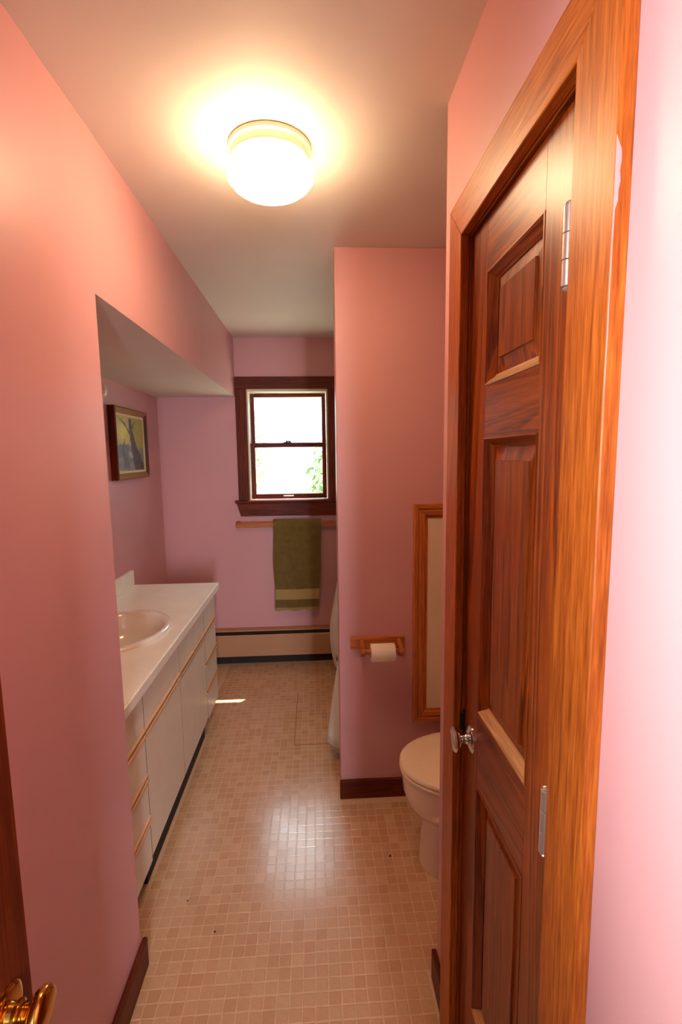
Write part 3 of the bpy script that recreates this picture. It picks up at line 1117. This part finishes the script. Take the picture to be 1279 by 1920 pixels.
# ------------------------------------------------------------------ tub, rod, curtain
tb = thing('bathtub', 'white bathtub behind the partition wall', 'bathtub', (0.6, 2.8, 0))
bm = bmesh.new()
TXa, TXb, TYa, TYb, TZ = 0.185, 1.098, 2.163, 3.48, 0.38
o = [(TXa, TYa), (TXb, TYa), (TXb, TYb), (TXa, TYb)]
i1 = [(TXa + 0.06, TYa + 0.06), (TXb - 0.06, TYa + 0.06), (TXb - 0.06, TYb - 0.06), (TXa + 0.06, TYb - 0.06)]
i2 = [(TXa + 0.12, TYa + 0.14), (TXb - 0.12, TYa + 0.14), (TXb - 0.12, TYb - 0.14), (TXa + 0.12, TYb - 0.14)]
loft(bm, [[Vector((*p, 0.0)) for p in o], [Vector((*p, TZ)) for p in o], [Vector((*p, TZ)) for p in i1], [Vector((*p, 0.08)) for p in i2]])
bmesh.ops.bevel(bm, geom=[e for e in bm.edges if max(v.co.z for v in e.verts) > 0.2], offset=0.012, segments=3, affect='EDGES')
obj('shell', bm, M['tub'], tb, smooth=40)
rod = obj('curtain_rod', L((0.22, 2.1605, 2.0), (0, 1, 0), [(0, 0.02), (0.006, 0.02), (0.008, 0.0125), (1.389, 0.0125), (1.391, 0.02), (1.397, 0.02)], 16), M['chrome'], smooth=40)
tag(rod, 'chrome shower curtain rod behind the partition wall', 'curtain rod')
sc = thing('shower_curtain', 'white shower curtain with dark sprig print beside the partition', 'curtain', (0.16, 2.8, 0.07))


def cur_x(y, z):
    fl = max(0.0, min(1.0, (0.75 - z) / 0.66)) ** 0.62
    a = 0.135 * math.exp(-((y - 2.36) / 0.12) ** 2) + 0.016 * math.exp(-((y - 2.9) / 0.3) ** 2)
    far = 0.085 * math.exp(-((y - 3.31) / 0.10) ** 2) * math.exp(-((z - 0.30) / 0.36) ** 2)
    fold = 0.012 * math.sin((y - 2.2) * 2 * math.pi / 0.19) * (0.25 + 0.75 * max(0, min(1, (z - 0.5))))
    return 0.178 + 0.042 * max(0.0, min(1.0, (z - 1.15) / 0.8)) - a * fl - far + fold * 0.8


bm = bmesh.new()
NY, NZ = 90, 40
g = []
for a in range(NY + 1):
    y = 2.20 + 1.26 * a / NY
    zh = 0.075 + 0.012 * math.sin(y * 9)
    g.append([bm.verts.new((cur_x(y, zh + (1.955 - zh) * b / NZ), y, zh + (1.955 - zh) * b / NZ)) for b in range(NZ + 1)])
for a in range(NY):
    for b in range(NZ):
        bm.faces.new((g[a][b], g[a + 1][b], g[a + 1][b + 1], g[a][b + 1]))
cur = obj('cloth', bm, M['curtain'], sc, smooth=0)
sol = cur.modifiers.new('thickness', 'SOLIDIFY')
sol.thickness = 0.0016
for k in range(8):
    y = 2.26 + k * 0.165
    bm = bmesh.new()
    tube(bm, [(0.22 + 0.021 * math.cos(t), y, 1.988 + 0.032 * math.sin(t)) for t in [2 * math.pi * q / 16 for q in range(17)]], 0.0025, 6)
    obj('ring', bm, M['chrome'], sc)

# ------------------------------------------------------------------ toilet
to = thing('toilet', 'off-white toilet with closed lid, half hidden behind the door wall', 'toilet', (0.62, 1.665, 0))
TCY = 1.668


def egg(xf, xb, hw, z, n=48, dz=0.0, sq=2.0):
    """closed outline: rounded front at xf, squarer back at xb"""
    out = []
    xm = xf + (xb - xf) * 0.52
    for i in range(n):
        t = 2 * math.pi * i / n
        c, s = math.cos(t), math.sin(t)
        if c < 0:
            x = xm + c * (xm - xf)
            y = s
        else:
            x = xm + (abs(c) ** (2 / 3.4)) * (xb - xm)
            y = math.copysign(abs(s) ** (2 / 3.0), s)
        out.append(Vector((x, TCY + hw * y, z + dz * (x - xm))))
    return out


bm = bmesh.new()
loft(bm, [egg(0.376, 0.80, 0.118, 0.0), egg(0.374, 0.80, 0.122, 0.012), egg(0.377, 0.80, 0.118, 0.06), egg(0.382, 0.80, 0.112, 0.13), egg(0.386, 0.80, 0.108, 0.185), egg(0.386, 0.80, 0.109, 0.20),
          egg(0.374, 0.80, 0.120, 0.208), egg(0.350, 0.80, 0.142, 0.23), egg(0.328, 0.80, 0.160, 0.265), egg(0.314, 0.80, 0.173, 0.31), egg(0.309, 0.80, 0.178, 0.36),
          egg(0.309, 0.80, 0.178, 0.378), egg(0.316, 0.795, 0.172, 0.385)])
obj('bowl', bm, M['bisque'], to, smooth=60)
bm = bmesh.new()
loft(bm, [egg(0.308, 0.78, 0.178, 0.3865), egg(0.301, 0.78, 0.185, 0.390), egg(0.300, 0.78, 0.186, 0.398), egg(0.306, 0.78, 0.180, 0.403)])
obj('seat', bm, M['seat'], to, smooth=50)
bm = bmesh.new()
loft(bm, [egg(0.306, 0.775, 0.181, 0.4045), egg(0.300, 0.775, 0.186, 0.409), egg(0.301, 0.775, 0.185, 0.417), egg(0.309, 0.77, 0.177, 0.423),
          egg(0.345, 0.74, 0.145, 0.427), egg(0.43, 0.66, 0.075, 0.429)])
obj('lid', bm, M['seat'], to, smooth=60)
bm = bmesh.new()
box(bm, 0.82, 1.06, TCY - 0.22, TCY + 0.22, 0.36, 0.70, 0.025, 4)
obj('tank', bm, M['bisque'], to, smooth=40)
obj('tank_lid', B(0.81, 1.07, TCY - 0.23, TCY + 0.23, 0.701, 0.735, bev=0.012, seg=3), M['bisque'], to, smooth=40)
bm = bmesh.new()
box(bm, 0.70, 1.0, TCY - 0.11, TCY + 0.11, 0.22, 0.37, 0.02, 3)
obj('shelf', bm, M['bisque'], to, smooth=40)

# ------------------------------------------------------------------ paper holder and roll
ph = thing('toilet_paper_holder', 'wooden toilet paper holder on the partition wall', 'paper holder', (0.265, YT, 0.745))
obj('back_plate', B(0.145, 0.384, YT - 0.018, YT - 0.0005, 0.715, 0.771, bev=0.004, seg=2), M['oak_x'], ph)
for xx in (0.183, 0.346):
    bm = bmesh.new()
    pts = [(xx, YT - 0.0185, 0.762), (xx, YT - 0.0185, 0.722), (xx, YT - 0.062, 0.704), (xx, YT - 0.080, 0.706), (xx, YT - 0.094, 0.716), (xx, YT - 0.098, 0.730), (xx, YT - 0.092, 0.744), (xx, YT - 0.078, 0.752), (xx, YT - 0.05, 0.756)]
    prism(bm, pts, (0.018, 0, 0))
    bmesh.ops.bevel(bm, geom=bm.edges[:], offset=0.002, segments=1, affect='EDGES')
    obj('arm', bm, M['oak_z'], ph)
obj('dowel', L((0.2015, YT - 0.078, 0.729), (1, 0, 0), [(0, 0.008), (0.004, 0.011), (0.140, 0.011), (0.144, 0.008)], 18), M['oak_x'], ph, smooth=40)
rl = thing('toilet_paper_roll', 'white toilet paper roll on the wooden holder', 'toilet paper', (0.275, YT - 0.078, 0.729))
bm = bmesh.new()
prof = [(0.0, 0.0185), (0.0, 0.0372), (0.0015, 0.0385), (0.1015, 0.0385), (0.103, 0.0372), (0.103, 0.0185)]
rings = []
for h, r in prof:
    rings.append([Vector((0.2265 + h, YT - 0.078 + r * math.cos(2 * math.pi * i / 36), 0.7236 + r * math.sin(2 * math.pi * i / 36))) for i in range(36)])
loft(bm, rings, False, False)
obj('paper', bm, M['paper'], rl, smooth=50)
bm = bmesh.new()
rings = []
for h, r in ((-0.001, 0.0183), (0.104, 0.0183), (0.104, 0.0170), (-0.001, 0.0170)):
    rings.append([Vector((0.2265 + h, YT - 0.078 + r * math.cos(2 * math.pi * i / 24), 0.7236 + r * math.sin(2 * math.pi * i / 24))) for i in range(24)])
vr = loft(bm, rings, False, False)
for i in range(24):
    bm.faces.new((vr[3][i], vr[3][(i + 1) % 24], vr[0][(i + 1) % 24], vr[0][i]))
obj('core', bm, M['card'], rl, 'brown card core', smooth=50)

# ------------------------------------------------------------------ pine framed panel above the toilet
wp = thing('access_hatch', 'tall cream access hatch in a honey pine frame on the partition wall', 'hatch', (0.70, YT, 0.36))
FXa, FXb, FZa, FZb, FW = 0.423, 0.985, 0.362, 1.354, 0.062
oo = [(FXa, FZa), (FXb, FZa), (FXb, FZb), (FXa, FZb)]
ii = [(FXa + FW, FZa + FW), (FXb - FW, FZa + FW), (FXb - FW, FZb - FW), (FXa + FW, FZb - FW)]
for q in range(4):
    j = (q + 1) % 4
    rings = []
    for e in (q, j):
        f = lambda s: (oo[e][0] + (ii[e][0] - oo[e][0]) * s, oo[e][1] + (ii[e][1] - oo[e][1]) * s)
        sec = [(0.0, 0.0005), (0.0, 0.017), (0.06, 0.020), (0.30, 0.020), (0.34, 0.016), (0.44, 0.016), (0.50, 0.019), (0.78, 0.017), (0.84, 0.012), (1.0, 0.010), (1.0, 0.0005)]
        rings.append([Vector((f(s)[0], YT - h, f(s)[1])) for s, h in sec])
    bm = bmesh.new()
    loft(bm, rings)
    obj('frame_rail', bm, (M['oak_x'], M['oak_z'])[q % 2], wp)
obj('panel', B(FXa + FW - 0.003, FXb - FW + 0.003, YT - 0.008, YT - 0.0005, FZa + FW - 0.003, FZb - FW + 0.003), M['cream_panel'], wp, 'flat cream panel')

# ------------------------------------------------------------------ crumbs on the floor
for (x, y, s, lab) in ((0.268, 1.700, 0.0042, 'black crumb on the floor left of the toilet'),
                       (-0.359, 1.440, 0.0032, 'dark speck on the floor near the left wall end'),
                       (-0.479, 1.560, 0.0026, 'tiny dark speck on the floor beside the drawers')):
    bm = bmesh.new()
    bmesh.ops.create_icosphere(bm, subdivisions=2, radius=s)
    for v in bm.verts:
        v.co = Vector((v.co.x * random.uniform(0.85, 1.2), v.co.y * random.uniform(0.85, 1.2), max(v.co.z, -s * 0.6) * 0.7)) + Vector((x, y, 0.0012 + s * 0.42))
    cb = obj('crumb', bm, M['crumb'], smooth=60)
    tag(cb, lab, 'crumb')

# ------------------------------------------------------------------ outdoors, seen through the panes
og = obj('lawn', B(-16, 16, YF + 0.2, 60, -0.9, -0.7), M['ground'], kind='structure')
ev = obj('added_eave', B(-2.5, 2.5, YF + 0.14, 3.997, 2.5, 2.62), M['added_eave_col'], kind='structure', label='unseen eave added outside the window to cut the sun')  # out-of-view eave, added so only a sliver of sun gets in


def tree(x, y, h, lab, spread):
    t = thing('tree', lab, 'tree', (x, y, -0.7), 'trees outside the window')
    bm = bmesh.new()
    tube(bm, [(x, y, -0.7), (x + 0.05, y, h * 0.35), (x - 0.04, y + 0.05, h * 0.7)], 0.07, 8)
    for q in range(6):
        an = q * 1.05
        tube(bm, [(x, y, h * 0.2 + 0.06 * h * q), (x + math.cos(an) * spread * 0.6, y + math.sin(an) * spread * 0.6, h * 0.4 + 0.08 * h * q)], 0.025, 6)
    obj('trunk', bm, M['bark'], t)
    bm = bmesh.new()
    for q in range(2600):
        a, b = random.uniform(0, 2 * math.pi), math.acos(random.uniform(-1, 1))
        rr = spread * random.uniform(0.35, 1.0)
        p = Vector((x + rr * math.sin(b) * math.cos(a), y + rr * math.sin(b) * math.sin(a), h * 0.55 + rr * math.cos(b) * 1.25))
        s = random.uniform(0.05, 0.10)
        d1 = Vector((random.uniform(-1, 1), random.uniform(-1, 1), random.uniform(-1, 1))).normalized() * s
        d2_ = d1.orthogonal().normalized() * s * 0.5
        vs = [bm.verts.new(p - d1), bm.verts.new(p + d2_), bm.verts.new(p + d1), bm.verts.new(p - d2_)]
        bm.faces.new(vs)
    obj('leaves', bm, M['leaf'], t, kind='stuff')


tree(0.78, 9.0, 1.9, 'pale green sunlit tree outside the right half of the window', 0.95)
tree(-2.6, 14.0, 3.0, 'pale green sunlit tree outside the left edge of the window', 1.3)
